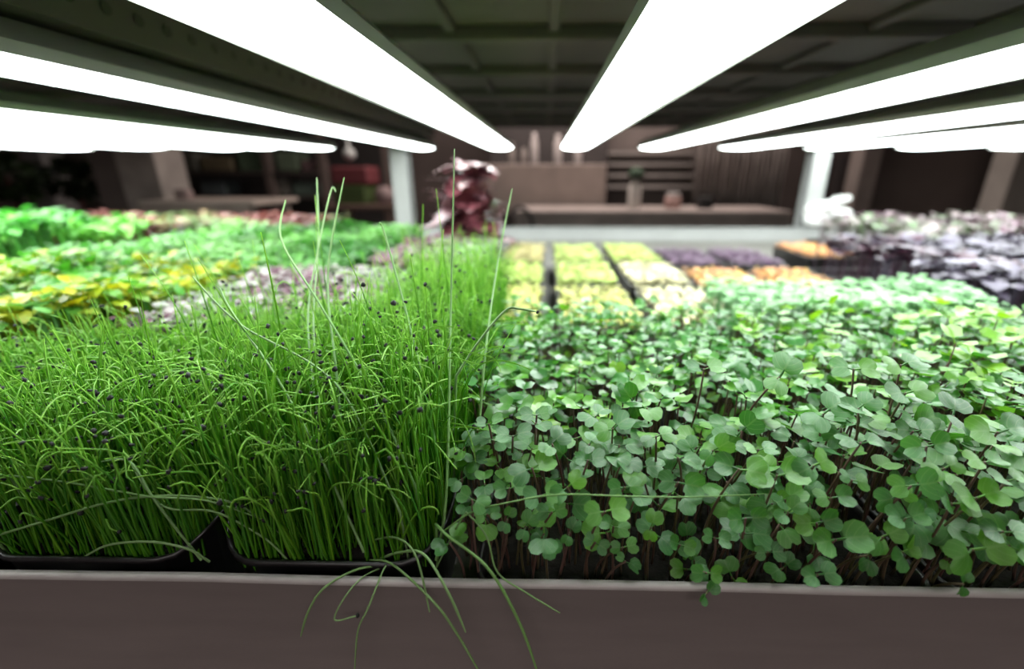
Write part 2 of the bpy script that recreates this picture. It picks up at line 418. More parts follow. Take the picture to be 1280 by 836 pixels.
# seedlings one can pick out in the photograph: (u, v, depth, pair width px, yaw deg, tilt toward viewer deg)
HERO = [
 (756, 639, .196, 54, 70, 38, 'palest broad-leaved sprout, peanut-shaped pair face-on above the middle of the rim'),
 (766, 536, .235, 50, 60, 30, None), (641, 545, .232, 46, 85, 15, None), (611, 530, .24, 36, 80, 12, None), (665, 585, .214, 56, 60, 30, None),
 (709, 609, .206, 44, 50, 40, None), (781, 609, .206, 40, 75, 40, None), (657, 658, .199, 36, 20, 55, None), (712, 666, .200, 34, 30, 55, None),
 (744, 678, .199, 32, 110, 45, None), (779, 684, .198, 34, 85, 50, None), (848, 572, .218, 44, 120, 20, None), (848, 603, .208, 54, 100, 45, None),
 (814, 659, .200, 38, 20, 55, None), (767, 658, .202, 36, 110, 35, None), (609, 643, .204, 30, 75, 35, None), (634, 649, .203, 30, 10, 50, None),
 (850, 681, .200, 34, 100, 45, None), (677, 619, .205, 42, 70, 40, None), (637, 610, .209, 40, 75, 25, None), (924, 586, .212, 56, 110, 42, None),
 (891, 563, .222, 46, 45, 62, None), (971, 594, .210, 66, 92, 12, None), (932, 648, .200, 48, 80, 50, None), (893, 672, .198, 36, 95, 35, None),
 (883, 716, .186, 36, 85, 55, 'upper of two pale sprout heads drooping over the front rim right of the centre'),
 (883, 742, .185, 34, 50, 60, 'lower of two pale sprout heads drooping over the front rim right of the centre'),
 (1017, 582, .214, 50, 60, 45, None), (1039, 622, .206, 46, 95, 40, None), (1021, 654, .201, 50, 85, 50, None), (1045, 674, .197, 66, 80, 42, None),
 (1022, 718, .187, 48, 75, 40, 'sprout with four-lobed head resting on the front rim, under the drooping leaves right of centre'),
 (1139, 607, .206, 56, 95, 45, None), (1158, 558, .220, 50, 90, 42, None), (1247, 540, .230, 68, 85, 30, None), (1221, 622, .203, 58, 80, 30, None),
 (1217, 687, .192, 76, 75, 48, 'dark broad sprout low at the right end of the front rim'), (1254, 664, .195, 56, 95, 25, None), (1132, 648, .200, 50, 85, 20, None), (1129, 690, .194, 46, 60, 55, None),
 (1086, 694, .196, 46, 25, 60, None), (1076, 553, .222, 50, 95, 8, None), (948, 562, .222, 40, 90, 15, None), (1103, 671, .198, 46, 60, 45, None),
 (1204, 730, .185, 30, 10, 65, 'small sprout hanging straight down over the rim near its right end'),
 (1231, 577, .213, 44, 90, 10, None),
 (975, 471, .268, 62, 35, 40, 'tall sprout with one large heart-shaped leaf standing above the sprouts round it'),
 (1029, 517, .244, 60, 60, 28, None), (1073, 510, .246, 50, 75, 20, None), (1132, 491, .254, 52, 80, 25, None), (1067, 461, .272, 50, 95, 20, None), (1126, 456, .276, 50, 80, 30, None),
 (880, 461, .275, 44, 90, 12, None), (690, 555, .226, 46, 40, 30, None), (735, 575, .216, 40, 80, 30, None), (820, 545, .23, 44, 70, 20, None), (1180, 585, .211, 46, 70, 30, None),
 (1260, 600, .207, 50, 90, 20, None), (985, 640, .203, 40, 60, 45, None), (1065, 600, .209, 40, 100, 30, None), (960, 690, .196, 34, 80, 45, None), (690, 640, .203, 36, 80, 30, None),
]
GF = 'seedlings leaning out of the bed along the front rim'
G1 = 'seedlings in the sharp front part of the broad-leaved bed'
def px_to_size(px, p):
    d = p[1] * math.cos(PITCH) + (CZ - p[2]) * math.sin(PITCH)
    return px / F * d / 2.35
for (u, v, Y, w, yaw, tilt, lab) in HERO:
    p = at(u, v, Y)
    hz = p[2] - ZS; over = p[1] < .192
    root = (p[0] + random.uniform(-.012, .012), max(.209, p[1] + .012 + random.uniform(0, .012)), ZS)
    low = v > 590
    if lab is None:
        lab2, g = (('green sprout leaning out at the front edge of the broad-leaved bed', GF) if low else
                   ('green sprout standing in the front rows of the broad-leaved bed', G1))
    else: lab2, g = lab, None
    s = px_to_size(w, p)
    if hz < .012:                                  # heads that hang over the rim: stem arches over the edge
        root = (p[0] + .006, .212, ZS)
        t = empty('broad_leaved_sprout', root, lab2, 'sprout', None)
        r = Vector(root); hd = Vector(p) - r
        pts = [(0, 0, 0), (0, -.001, .014), (hd.x * .3, -.008, .028), (hd.x * .6, -.018, .033), (hd.x * .85, hd.y * .92, max(hd.z + .010, .0) + .004), (hd.x, hd.y - .001, hd.z)]
        mb = MB(); mb.tube(pts, .0007, 5); mb.build('stem', M_STEMI, t, True)
        R = Matrix.Rotation(math.radians(tilt), 3, 'X')
        for i in range(2):
            lf = link('seed_leaf', LEAFM[i], t)
            Rl = R @ Matrix.Rotation(math.radians(-yaw) + PI * i, 3, 'Z') @ Matrix.Rotation(.1, 3, 'X')
            lf.matrix_local = Matrix.Translation(hd) @ (Rl * (s * (1, .85)[i])).to_4x4()
        SPROUT_N[0] += 1
        continue
    sprout(p, root, math.radians(-yaw), math.radians(tilt), random.uniform(-.25, .25), s, lab2, g, elev=(random.uniform(5, 30), random.uniform(5, 30)),
           ratio=(1, random.uniform(.75, 1)))
HP = np.array([at(h[0], h[1], h[2]) for h in HERO])

# random ones: candidates over the whole bed, spacing kept
def top_height(x, y):
    e = np.clip((y - .2) / .05, 0, 1)
    return .058 + .028 * e + .006 * np.sin(x * 31 + 1) * np.cos(y * 27) + .004 * np.sin(x * 70 + y * 55)
cand = []
NX = 9000
xs = rng.uniform(-.054, .80, NX); ys = .205 + (.545 - .205) * rng.uniform(0, 1, NX) ** 1.15
keep = xs < (ys * 1.28 + .09)
xs, ys = xs[keep], ys[keep]
cell = {}
px_, py_ = [], []
for x, y in zip(xs, ys):
    dmin = .0078
    ok = True; ci, cj = int(x / .009 + 100), int(y / .009)
    for a in (-1, 0, 1):
        for b in (-1, 0, 1):
            for (qx, qy) in cell.get((ci + a, cj + b), ()):
                if (qx - x) ** 2 + (qy - y) ** 2 < dmin * dmin: ok = False
    if ok: cell.setdefault((ci, cj), []).append((x, y)); px_.append(x); py_.append(y)
px_, py_ = np.array(px_), np.array(py_)
order = np.argsort(py_ + rng.uniform(0, .004, len(py_)))
px_, py_ = px_[order], py_[order]
hh = top_height(px_, py_) * rng.uniform(.80, 1.10, len(px_))
lowmask = rng.uniform(0, 1, len(px_)) < .20
hh[lowmask] *= rng.uniform(.45, .8, lowmask.sum())
NI = 0
rest = []
MAXI = 298 - SPROUT_N[0]
for i in range(len(px_)):
    x, y, h = px_[i], py_[i], hh[i]
    front = y < .225
    lean = np.array([rng.normal(0, .006), -rng.uniform(.004, .014) if front else rng.normal(-.002, .005), 0])
    if front: h *= rng.uniform(.70, 1.05)
    hd = np.array([x, y, ZS + h]) + lean
    if hd[1] < .2: hd[1] = .2 + rng.uniform(0, .004)
    d = np.linalg.norm(HP - hd, axis=1).min()
    if d < .0105 and hd[1] < .24: continue
    inview = abs(x - .1) < .02 + y * 1.15
    if NI < MAXI and inview and y < .30:
        if front:
            lab, g = 'green sprout leaning out at the front edge of the broad-leaved bed', GF
        else: lab, g = 'green sprout standing in the front rows of the broad-leaved bed', G1
        sprout(hd, (x, y, ZS), rng.uniform(0, 2 * PI), (rng.uniform(.25, .85) if front else rng.normal(.10, .28)), rng.uniform(-.5, .5),
               rng.uniform(.0078, .0112) * (.8 if h < .04 else 1) * (1 + .25 * min(1, max(0, x / .2))), lab, g, elev=(rng.uniform(0, 30), rng.uniform(0, 30)), ratio=(1, rng.uniform(.7, 1)))
        NI += 1
    else: rest.append((x, y, *hd, h))
rest = np.array(rest)

def bulk_sprouts(B, rest, smin, smax, stem_mi=1, tpls=TLO, rmin=0., rmax=1.):
    n = len(rest); H = rest[:, 2:5]
    for k in range(2):
        if k == 0: yaw = rng.uniform(0, 2 * PI, n); tilt = rng.normal(.05, .30, n); td = rng.uniform(-1.6, 1.6, n); sz = rng.uniform(smin, smax, n); rn = rng.uniform(rmin, rmax, n)
        Rt = rotz(td) @ rotx(tilt) @ rotz(-td)
        R = Rt @ rotz(yaw + PI * k + rng.normal(0, .15, n)) @ rotx(np.radians(rng.uniform(-8, 38, n)))
        R = R * (sz * (1 if k == 0 else rng.uniform(.7, 1, n)))[:, None, None]
        which = rng.integers(0, len(tpls), n)
        for w in range(len(tpls)):
            mk = which == w
            V, Fq, U = tpls[w]; m = int(mk.sum())
            W, FF = instance(V, Fq, R[mk], H[mk], m)
            B.add(W, FF, 0, np.repeat(rn[mk], len(V)), None, np.tile(U, (m, 1)))
    P0 = np.stack([rest[:, 0], rest[:, 1], np.full(n, ZS)], 1); D = H - P0
    pts = np.stack([P0 + D * np.array([q ** 1.5, q ** 1.5, q])[None] for q in (0, .4, .75, 1)], 1)
    V, FF = vtube(pts, np.broadcast_to(np.array([.0009, .0008, .0007, .0006]), (n, 4)), np.tile([1., .1, 0], (n, 1)), 3)
    B.add(V, FF, stem_mi, np.repeat(rng.uniform(0, 1, n), 12))
def vtube(P, rad, nrm, seg=3):
    """P (n,K,3) centre lines, rad (n,K), nrm (n,3) plane normals -> verts, quads"""
    n, K, _ = P.shape
    T = np.gradient(P, axis=1); T /= np.linalg.norm(T, axis=2, keepdims=True) + 1e-9
    A = np.broadcast_to(nrm[:, None, :], P.shape); A = A - T * (A * T).sum(2, keepdims=True); A = A / (np.linalg.norm(A, axis=2, keepdims=True) + 1e-9)
    Bn = np.cross(T, A)
    ang = np.arange(seg) * 2 * PI / seg
    V = P[:, :, None, :] + rad[:, :, None, None] * (np.cos(ang)[None, None, :, None] * A[:, :, None, :] + np.sin(ang)[None, None, :, None] * Bn[:, :, None, :])
    q = np.array([[(k * seg + j), (k * seg + (j + 1) % seg), ((k + 1) * seg + (j + 1) % seg), ((k + 1) * seg + j)] for k in range(K - 1) for j in range(seg)])
    FF = (q[None] + (np.arange(n) * K * seg)[:, None, None]).reshape(-1, 4)
    return V.reshape(-1, 3), FF
B = Bulk(); bulk_sprouts(B, rest, .0086, .0130)
o = link('broad_leaved_sprouts', B.mesh('broad_leaved_sprouts', [M_LEAF, M_STEM]))
tag(o, 'mass of broad-leaved green sprouts filling the right-hand bed behind its front rows', 'sprouts', None, 'stuff')
# a few taller, lime, true-leaved plants at the right
xs2 = rng.uniform(.30, .62, 46); ys2 = rng.uniform(.30, .50, 46); mk = xs2 < ys2 * 1.25; xs2, ys2 = xs2[mk], ys2[mk]
r2 = np.stack([xs2, ys2, xs2, ys2, ZS + rng.uniform(.085, .115, len(xs2)), xs2], 1)
B = Bulk(); bulk_sprouts(B, r2, .012, .017, rmin=.92, rmax=1.)
o = link('lime_seedlings', B.mesh('lime_seedlings', [M_LEAF, M_STEM])); tag(o, 'taller lime-green seedlings poking above the right side of the broad-leaved bed', 'seedlings', None, 'stuff')

# ------------------------------------------------------------------ chives
def chive_curves(n, x, y, h, kind, dirs, K=13, lean=None):
    """centre lines (n,K,3): kind 0 straight, 1 hooked at the tip, 2 knee"""
    hs = np.array([0, .2, .4, .55, .66, .74, .80, .85, .89, .925, .95, .975, 1.0])
    ds = np.diff(hs, prepend=0)
    phi0 = rng.normal(0, .07, n) if lean is None else lean
    k0 = rng.normal(0, .30, n)
    turn = np.where(kind == 0, rng.normal(0, .12, n), np.where(kind == 1, rng.uniform(1.2, 3.0, n), rng.uniform(1.0, 2.3, n)))
    cen = np.where(kind == 1, rng.uniform(.80, .92, n), rng.uniform(.70, .88, n)); wid = np.where(kind == 2, .02, .05)
    s = hs[None]; sg = 1 / (1 + np.exp(-(s - cen[:, None]) / wid[:, None]))
    phi = phi0[:, None] + k0[:, None] * s ** 2 + turn[:, None] * sg
    L = (h / np.where(kind == 0, .98, .86))[:, None] * ds[None]
    hx = np.cumsum(np.sin(phi) * L, 1); hz = np.cumsum(np.cos(phi) * L, 1)
    D = np.stack([np.cos(dirs), np.sin(dirs)], 1)
    wob = rng.normal(0, .0012, (n, 1)) * np.sin(s * rng.uniform(2, 6, (n, 1)))
    P = np.stack([x[:, None] + hx * D[:, :1] - wob * D[:, 1:], y[:, None] + hx * D[:, 1:] + wob * D[:, :1], hz], 2)
    return P, np.stack([-np.sin(dirs), np.cos(dirs), np.zeros(n)], 1)
HS = np.array([0, .2, .4, .55, .66, .74, .80, .85, .89, .925, .95, .975, 1.0])
OV = np.array([(1, 0, 0), (0, 1, 0), (-1, 0, 0), (0, -1, 0), (0, 0, 1), (0, 0, -1)], float)
def husk_template():
    V = []; S_, Rr = 6, 5
    for i in range(Rr):
        a = -PI / 2 + PI * i / (Rr - 1) * .98 + .02
        for j in range(S_):
            b = 2 * PI * j / S_; w = 1 + .22 * math.sin(b * 2 + i * 1.7)
            V.append((math.cos(a) * math.cos(b) * w, .62 * math.cos(a) * math.sin(b) * w, .8 * math.sin(a) * (1 + .15 * math.cos(b * 3))))
    Fq = [(i * S_ + j, i * S_ + (j + 1) % S_, (i + 1) * S_ + (j + 1) % S_, (i + 1) * S_ + j) for i in range(Rr - 1) for j in range(S_)]
    return np.array(V), np.array(Fq)
HV, HF = husk_template()
def randR(n):
    return rotz(rng.uniform(0, 2 * PI, n)) @ rotx(rng.uniform(0, PI, n)) @ rotz(rng.uniform(0, 2 * PI, n))
def field(n, x0, x1, y0, y1, hmin, hmax, pk=(.42, .43, .15)):
    x = rng.uniform(x0, x1, n); y = rng.uniform(y0, y1, n)
    h = rng.uniform(hmin, hmax, n); kind = rng.choice(3, n, p=pk)
    h = np.where(kind == 0, h * rng.uniform(.85, 1.22, n), h)
    return x, y, h, kind
fields = [field(2100, -.346, -.209, .204, .452, .074, .112), field(2300, -.200, -.058, .204, .452, .078, .124), field(950, -.49, -.357, .22, .40, .075, .100),
       field(1200, -.200, -.060, .464, .716, .070, .130, (.62, .28, .10)),
          field(240, -.11, -.055, .22, .70, .09, .14, (.6, .3, .1)), field(60, -.30, -.07, .24, .45, .13, .165, (.95, .05, 0))]
X = np.concatenate([f[0] for f in fields]); Yy = np.concatenate([f[1] for f in fields]); Hh = np.concatenate([f[2] for f in fields]); Kk = np.concatenate([f[3] for f in fields])
# roots stay inside the rounded trays
_cx = np.full(len(X), 9.)
for (a_, b_) in ((-.495, -.353), (-.350, -.207), (-.202, -.060)):
    _cx = np.minimum(_cx, np.abs(X - (a_ + b_) / 2))
_dx = np.clip(_cx - (.0715 - .032), 0, None); _dy = np.clip(.2 + .032 - Yy, 0, None)
_ok = (_dx ** 2 + _dy ** 2 < .029 ** 2) & (Yy > .205)
X, Yy, Hh, Kk = X[_ok], Yy[_ok], Hh[_ok], Kk[_ok]
# clumping: taller on the right side of the third tray, shorter at the very front
Hh *= 1 + .10 * np.sin(X * 60) * np.cos(Yy * 50)
Hh *= np.where(Yy < .225, rng.uniform(.55, 1.0, len(Yy)), 1)
n = len(X); dirs = rng.uniform(0, 2 * PI, n)
front = Yy < .23
lean = rng.normal(0, .12, n)
P, Nn = chive_curves(n, X, Yy, Hh, Kk, dirs, lean=lean)
P[:, :, 2] += ZC
# keep what leans out in front above the rim
P[:, :, 1] = np.where(P[:, :, 1] < .199, .199 + (.199 - P[:, :, 1]) * .25, P[:, :, 1])
rad0 = rng.uniform(.00048, .00088, n)
rprof = np.interp(HS, [0, .1, .8, 1], [1.1, 1, .8, .45])
RAD = rad0[:, None] * rprof[None]
seeded = (rng.uniform(0, 1, n) < np.where(Kk == 0, .05, np.where(Kk == 1, .42, .5))) 
# the 300 nearest that the photograph shows: individuals
vis = (X > -.36 - 0 * X) & (np.abs(X + .2) < .3) & (Yy > .20)
orderc = np.argsort(np.where(vis & (X > -Yy * 1.15 - .03), Yy - .35 * Hh, 9))
NLONG = 24
ind = orderc[:300 - NLONG]
isind = np.zeros(n, bool); isind[ind] = True
labels_c = {0: ('straight green chive blade at the front of the trays', 'straight chive blades in the front of the chive trays'),
            1: ('green chive blade with curled tip at the tray front', 'curl-tipped chive blades in the front of the chive trays'),
            2: ('kinked green chive blade at the tray front', 'kinked chive blades in the front of the chive trays')}
huskM = npmesh('seed_husk', HV, HF, M_SEED)
def chive_obj(pts, rads, nrm, label, group, husk, hs=.0015, name='chive_blade', m=None):
    pts = np.asarray(pts, float); base = pts[0].copy(); K = len(pts)
    V, FF = vtube((pts - base)[None], np.asarray(rads)[None], np.asarray(nrm)[None], 5)
    al = np.repeat(np.interp(np.linspace(0, 1, K), np.linspace(0, 1, K), HS if K == 13 else np.linspace(0, 1, K)), 5)
    me = npmesh(name, V, FF, m or M_CHI, None, {'along': al})
    o = link(name, me, None, base); tag(o, label, 'chive', group)
    if husk:
        q = link('seed_husk', huskM, o); q.location = (pts[-1] - base); q.rotation_euler = tuple(rng.uniform(0, 6, 3)); s = hs * rng.uniform(.8, 1.35); q.scale = (s, s, s)
        q['label'] = 'black seed husk stuck on the tip'
    return o
for i in ind:
    l, g = labels_c[int(Kk[i])]
    hk = bool(seeded[i])
    if not hk: l += ', no husk'; g += ' without a husk'
    if hk: l += ', black husk on it'; g += ' that carry a seed husk'
    chive_obj(P[i], RAD[i], Nn[i], l, g, hk)
B = Bulk(); r = ~isind
V, FF = vtube(P[r], RAD[r], Nn[r], 3)
m = int(r.sum()); B.add(V, FF, 0, np.repeat(rng.uniform(0, 1, m), 39), np.tile(np.repeat(HS, 3), m))
sd = r & seeded; ms_n = int(sd.sum())
W, FF = instance(HV, HF, randR(ms_n) * rng.uniform(.0012, .0021, ms_n)[:, None, None], P[sd][:, -1], ms_n)
B.add(W, FF, 1, 0.)
o = link('chive_sprouts', B.mesh('chive_sprouts', [M_CH, M_SEED])); tag(o, 'dense mass of green chive sprouts growing in the left trays behind their front blades', 'chives', None, 'stuff')

# long single blades one can follow in the photograph: list of (u, v, depth)
def spline(pts, K=26):
    pts = [np.array(p) for p in pts]; out = []
    for k in range(K):
        u = k / (K - 1) * (len(pts) - 1); i = min(int(u), len(pts) - 2); t = u - i
        p0, p1, p2, p3 = pts[max(i - 1, 0)], pts[i], pts[i + 1], pts[min(i + 2, len(pts) - 1)]
        out.append(.5 * ((2 * p1) + (-p0 + p2) * t + (2 * p0 - 5 * p1 + 4 * p2 - p3) * t * t + (-p0 + 3 * p1 - 3 * p2 + p3) * t ** 3))
    return np.array(out)
LONG = [
 ([(486, 706, .205), (445, 712, .196), (405, 735, .185), (385, 765, .181), (376, 795, .180)], .00075, 0, 'chive blade arching left over the rim, leftmost of those hanging in front'),
 ([(486, 706, .205), (455, 720, .193), (432, 745, .184), (418, 774, .180), (440, 771, .181), (447, 769, .182)], .0005, 1, 'thin kinked chive blade hanging before the rim with black seed at its end'),
 ([(484, 704, .205), (478, 715, .193), (460, 760, .181), (447, 790, .179), (443, 845, .178)], .0006, 0, 'thin chive blade hanging nearly straight down in front of the panel'),
 ([(462, 700, .207), (490, 705, .200), (540, 750, .183), (570, 790, .179), (605, 850, .177)], .0008, 0, 'chive blade hanging over the rim and running down right to the bottom edge'),
 ([(545, 655, .21), (560, 670, .200), (610, 710, .188), (650, 780, .180), (675, 850, .177)], .0010, 0, 'stoutest pale chive blade drooping over the rim below the broad-leaved sprouts'),
 ([(465, 675, .212), (495, 672, .204), (520, 695, .193), (537, 765, .182)], .0007, 0, 'short chive blade bending over the rim left of the paler blunt one'),
 ([(475, 698, .21), (500, 690, .203), (530, 693, .194), (560, 740, .182), (582, 790, .179)], .0009, 0, 'pale blunt chive blade hanging just past the tray corner over the rim'),
 ([(583, 640, .205), (608, 670, .199), (622, 715, .192), (660, 742, .184), (700, 766, .181)], .0006, 0, 'wiry chive blade kinked at the rim and pointing down right'),
 ([(-10, 671, .205), (60, 650, .203), (130, 629, .204), (190, 620, .206), (250, 621, .208), (300, 632, .21), (352, 668, .214)], .0008, 0, 'long chive blade arching from the left edge across the front tray'),
 ([(12, 594, .216), (80, 602, .211), (150, 614, .207), (190, 621, .204), (260, 626, .205), (330, 650, .21)], .0007, 1, 'low chive blade crossing the arched one in the left tray, husk at its end'),
 ([(252, 700, .202), (220, 660, .204), (190, 620, .205), (162, 577, .213), (126, 577, .218)], .0008, 0, 'chive blade slanting up left from the tray corner, kinked flat at its top'),
 ([(262, 702, .203), (235, 686, .2), (190, 677, .199), (140, 680, .200), (112, 692, .203), (93, 706, .206)], .0008, 0, 'low chive blade arching over the upturned corner of the front left tray'),
 ([(360, 700, .206), (330, 672, .208), (270, 640, .207), (215, 636, .206), (190, 620, .207), (160, 575, .215)], .0007, 0, 'chive blade bent beside the gap between the two front trays'),
 ([(545, 700, .208), (556, 640, .215), (560, 560, .232), (562, 470, .26), (564, 360, .30), (568, 186, .33)], .0009, 0, 'tallest chive blade, rising in front of the purple potted plant'),
 ([(430, 560, .24), (420, 460, .27), (410, 340, .32), (430, 222, .36)], .0009, 0, 'tall pale chive blade standing left of the left upright post'),
 ([(400, 520, .26), (392, 400, .32), (398, 300, .38), (396, 222, .42)], .0008, 0, 'tall chive blade, leftmost of those reaching up before the dark room'),
 ([(400, 540, .25), (385, 400, .31), (400, 300, .36), (414, 238, .39), (420, 240, .39)], .0008, 0, 'tall chive blade with bent tip between two taller ones'),
 ([(545, 560, .24), (530, 480, .27), (505, 380, .31), (480, 290, .34), (474, 278, .34)], .0009, 0, 'dark chive blade leaning left below the left upright post'),
 ([(600, 520, .26), (608, 430, .29), (622, 330, .36), (640, 236, .40)], .0009, 0, 'tall chive blade leaning right beside the purple potted plant'),
 ([(570, 470, .26), (600, 425, .268), (632, 388, .275), (650, 386, .277), (672, 390, .28)], .0009, 1, 'pale chive blade leaning over the broad-leaved sprouts with black seed at its tip'),
 ([(553, 665, .206), (590, 640, .202), (640, 627, .198), (700, 618, .196), (780, 620, .196), (860, 621, .198), (960, 617, .203)], .00055, 0, 'thin horizontal chive blade lying across the front of the broad-leaved sprouts'),
 ([(455, 690, .205), (400, 570, .225), (345, 470, .25), (290, 390, .28), (275, 360, .29)], .0009, 0, 'long straight chive blade slanting up left across the middle tray'),
 ([(500, 640, .21), (420, 480, .25), (300, 405, .28), (240, 345, .30)], .0008, 0, 'long chive blade slanting from the middle tray up towards the yellow-green herbs'),
 ([(520, 610, .215), (470, 500, .245), (400, 380, .29), (352, 300, .33), (357, 250, .36)], .0009, 0, 'tall chive blade curving upright among the middle of the chives'),
]
for pts, rr, hk, lab in LONG:
    q = spline([at(*p) for p in pts])
    q = spline(list(q), 40)
    root = q[0]
    if root[2] > ZC + .02:                         # carry the foot down into the tray
        foot = np.array([np.clip(root[0], -.34, -.066), max(root[1] + .004, .206), ZC]); q = np.concatenate([spline([foot, foot * .35 + root * .65 + np.array([0, 0, .002]), root], 6)[:-1], q])
    nrm = np.cross(q[-1] - q[0], (0, 1, 0.01)); nrm = np.array([0, 1., .2])
    rads = rr * np.interp(np.linspace(0, 1, len(q)), [0, .85, 1], [1, .9, .45])
    chive_obj(q, rads * .95, nrm, lab, None, hk, .0015, m=M_CHL)

# ------------------------------------------------------------------ other beds
SIMPLE = None
def simple_leaf(w=.45, cup=.2, droop=.35):
    V = []
    for i, (t, ww) in enumerate(((0, .05), (.25, .8), (.55, 1.0), (.8, .65), (1, .06))):
        for s in (-1, 0, 1): V.append((s * w * ww, t, cup * abs(s) * ww * .4 - droop * t * t))
    Fq = [(i * 3 + j, i * 3 + j + 1, i * 3 + 4 + j, i * 3 + 3 + j) for i in range(4) for j in range(2)]
    return np.array(V), np.array(Fq)
def bed(name, label, cat, x0, x1, y0, y1, ztop, n, size, stops, zvar=.02, elev=(-10, 45), w=.45, trans=.35, soilz=None, mound=0, rough=.45, spread=.0):
    V, Fq = simple_leaf(w)
    z0 = ZS if soilz is None else soilz
    x = rng.uniform(x0, x1, n); y = rng.uniform(y0, y1, n)
    bumpf = .5 + .5 * np.sin(x * 19 + y * 5) * np.cos(y * 17 + 1)
    z = CZ + ztop - zvar * (1 - bumpf) - rng.uniform(0, .022, n)
    if mound: z -= mound * (((x - (x0 + x1) / 2) / ((x1 - x0) / 2)) ** 2 + ((y - (y0 + y1) / 2) / ((y1 - y0) / 2)) ** 2) * .5
    patch = np.clip(.5 + .5 * np.sin(x * 9 + 2 * np.sin(y * 8)) + rng.normal(0, .22, n), 0, 1)
    R = rotz(rng.uniform(0, 2 * PI, n)) @ rotx(np.radians(rng.uniform(elev[0], elev[1], n))); R = R * (size * rng.uniform(.7, 1.2, n))[:, None, None]
    T = np.stack([x, y, z], 1)
    B = Bulk(); W, FF = instance(V, Fq, R, T, n); B.add(W, FF, 0, np.repeat(patch, len(V)))
    m = n // 2
    P0 = np.stack([x[:m], y[:m], np.full(m, z0)], 1); pts = np.stack([P0, T[:m]], 1)
    V2, F2 = vtube(pts, np.full((m, 2), size * .05), np.tile([1., .1, 0], (m, 1)), 3); B.add(V2, F2, 0, np.repeat(patch[:m], 6))
    o = link(name, B.mesh(name, [leafmat(name + '_leaf', stops, rough, trans)])); tag(o, label, cat, None, 'stuff')
    return o
GR = [(.06, .28, .04), (.12, .42, .06), (.20, .52, .10)]
tray(-1.12, -.51, .42, .79, RIM - .01, 'wide black tray under the yellow-green leafy herbs')
bed('yellow_green_herbs', 'yellow and lime-green leafy herbs, soft mass behind the leftmost chives', 'herbs', -1.10, -.51, .43, .79, -.120, 4200, .018,
    [(.06, .28, .015), (.18, .40, .01), (.36, .44, .008), (.46, .42, .008), (.10, .34, .04), (.16, .42, .10)], .04, elev=(-30, 60))
tray(-.50, -.21, .465, .79, RIM - .02, 'black tray under the pale lilac-green seedlings behind the chives')
bed('lilac_seedlings', 'pale lilac and grey-green seedlings between the chives and the yellow-green herbs', 'seedlings', -.49, -.215, .475, .785, -.150, 2600, .013,
    [(.30, .22, .26), (.50, .48, .46), (.20, .30, .14), (.55, .52, .50), (.16, .05, .09)], .01)
tray(-1.0, -.36, .95, 1.42, RIM - .02, 'black tray under the fresh green frilly herbs left of the post')
tray(-.90, -.36, .80, .94, RIM - .02, 'narrow black tray under the front rows of the frilly green herbs')
bed('fresh_green_herbs', 'fresh mid-green frilly herbs in front of the left upright post', 'herbs', -.99, -.37, .81, 1.41, -.135, 4200, .017, [(.035, .18, .02), (.08, .30, .03), (.17, .42, .09)], .03, elev=(-30, 60))
tray(-.34, -.12, .80, 1.15, RIM - .02, 'black tray under the purple and pale-green seedlings before the potted plant')
bed('purple_seedlings', 'mixed purple and pale-green seedlings in front of the purple potted plant', 'seedlings', -.335, -.125, .81, 1.145, -.148, 1200, .018,
    [(.14, .03, .06), (.35, .25, .28), (.14, .34, .10), (.45, .5, .4)], .01)
tray(-2.2, -1.15, .95, 1.35, RIM - .01, 'black tray under the bushy bright green herbs at the far left')
bed('bright_green_herbs', 'bushy bright green herbs, highest mass at the far left', 'herbs', -2.18, -1.16, .97, 1.33, -.095, 2000, .03, [(.03, .18, .02), (.07, .32, .03), (.16, .44, .05)], .05, elev=(-30, 60))
tray(-1.9, -.75, 1.45, 1.8, RIM - .01, 'black tray under the red-brown herbs near the back rail')
bed('red_brown_herbs', 'red-brown leafy herbs in front of the back rail on the left', 'herbs', -1.88, -.77, 1.47, 1.78, -.140, 1500, .028, [(.14, .035, .03), (.22, .08, .06), (.12, .2, .06)], .02)
# right
bed('blue_green_sprouts', 'pale blue-green sprouts in a band behind the broad-leaved sprouts', 'sprouts', .245, .595, .56, .695, -.150, 1500, .013, [(.14, .36, .12), (.22, .46, .20), (.34, .56, .30)], .008, w=.6)
tray(.66, 1.7, .70, 1.15, RIM - .012, 'wide black tray under the grey-purple leaves at the right')
bed('grey_purple_leaves', 'slate-purple broad leaves, nearer mass at the right', 'leaves', .67, 1.69, .71, 1.14, -.135, 1900, .028, [(.03, .02, .04), (.075, .06, .095), (.14, .125, .17), (.05, .014, .03)], .02, trans=.1, w=.55)
tray(.95, 1.9, 1.2, 1.7, RIM - .012, 'black tray under the mauve leaves near the right post')
bed('mauve_leaves', 'mauve and pinkish leaves in front of the rail beside the right post', 'leaves', .96, 1.88, 1.21, 1.69, -.125, 1600, .03, [(.09, .035, .055), (.20, .13, .155), (.07, .15, .04), (.25, .19, .20)], .03, trans=.15)

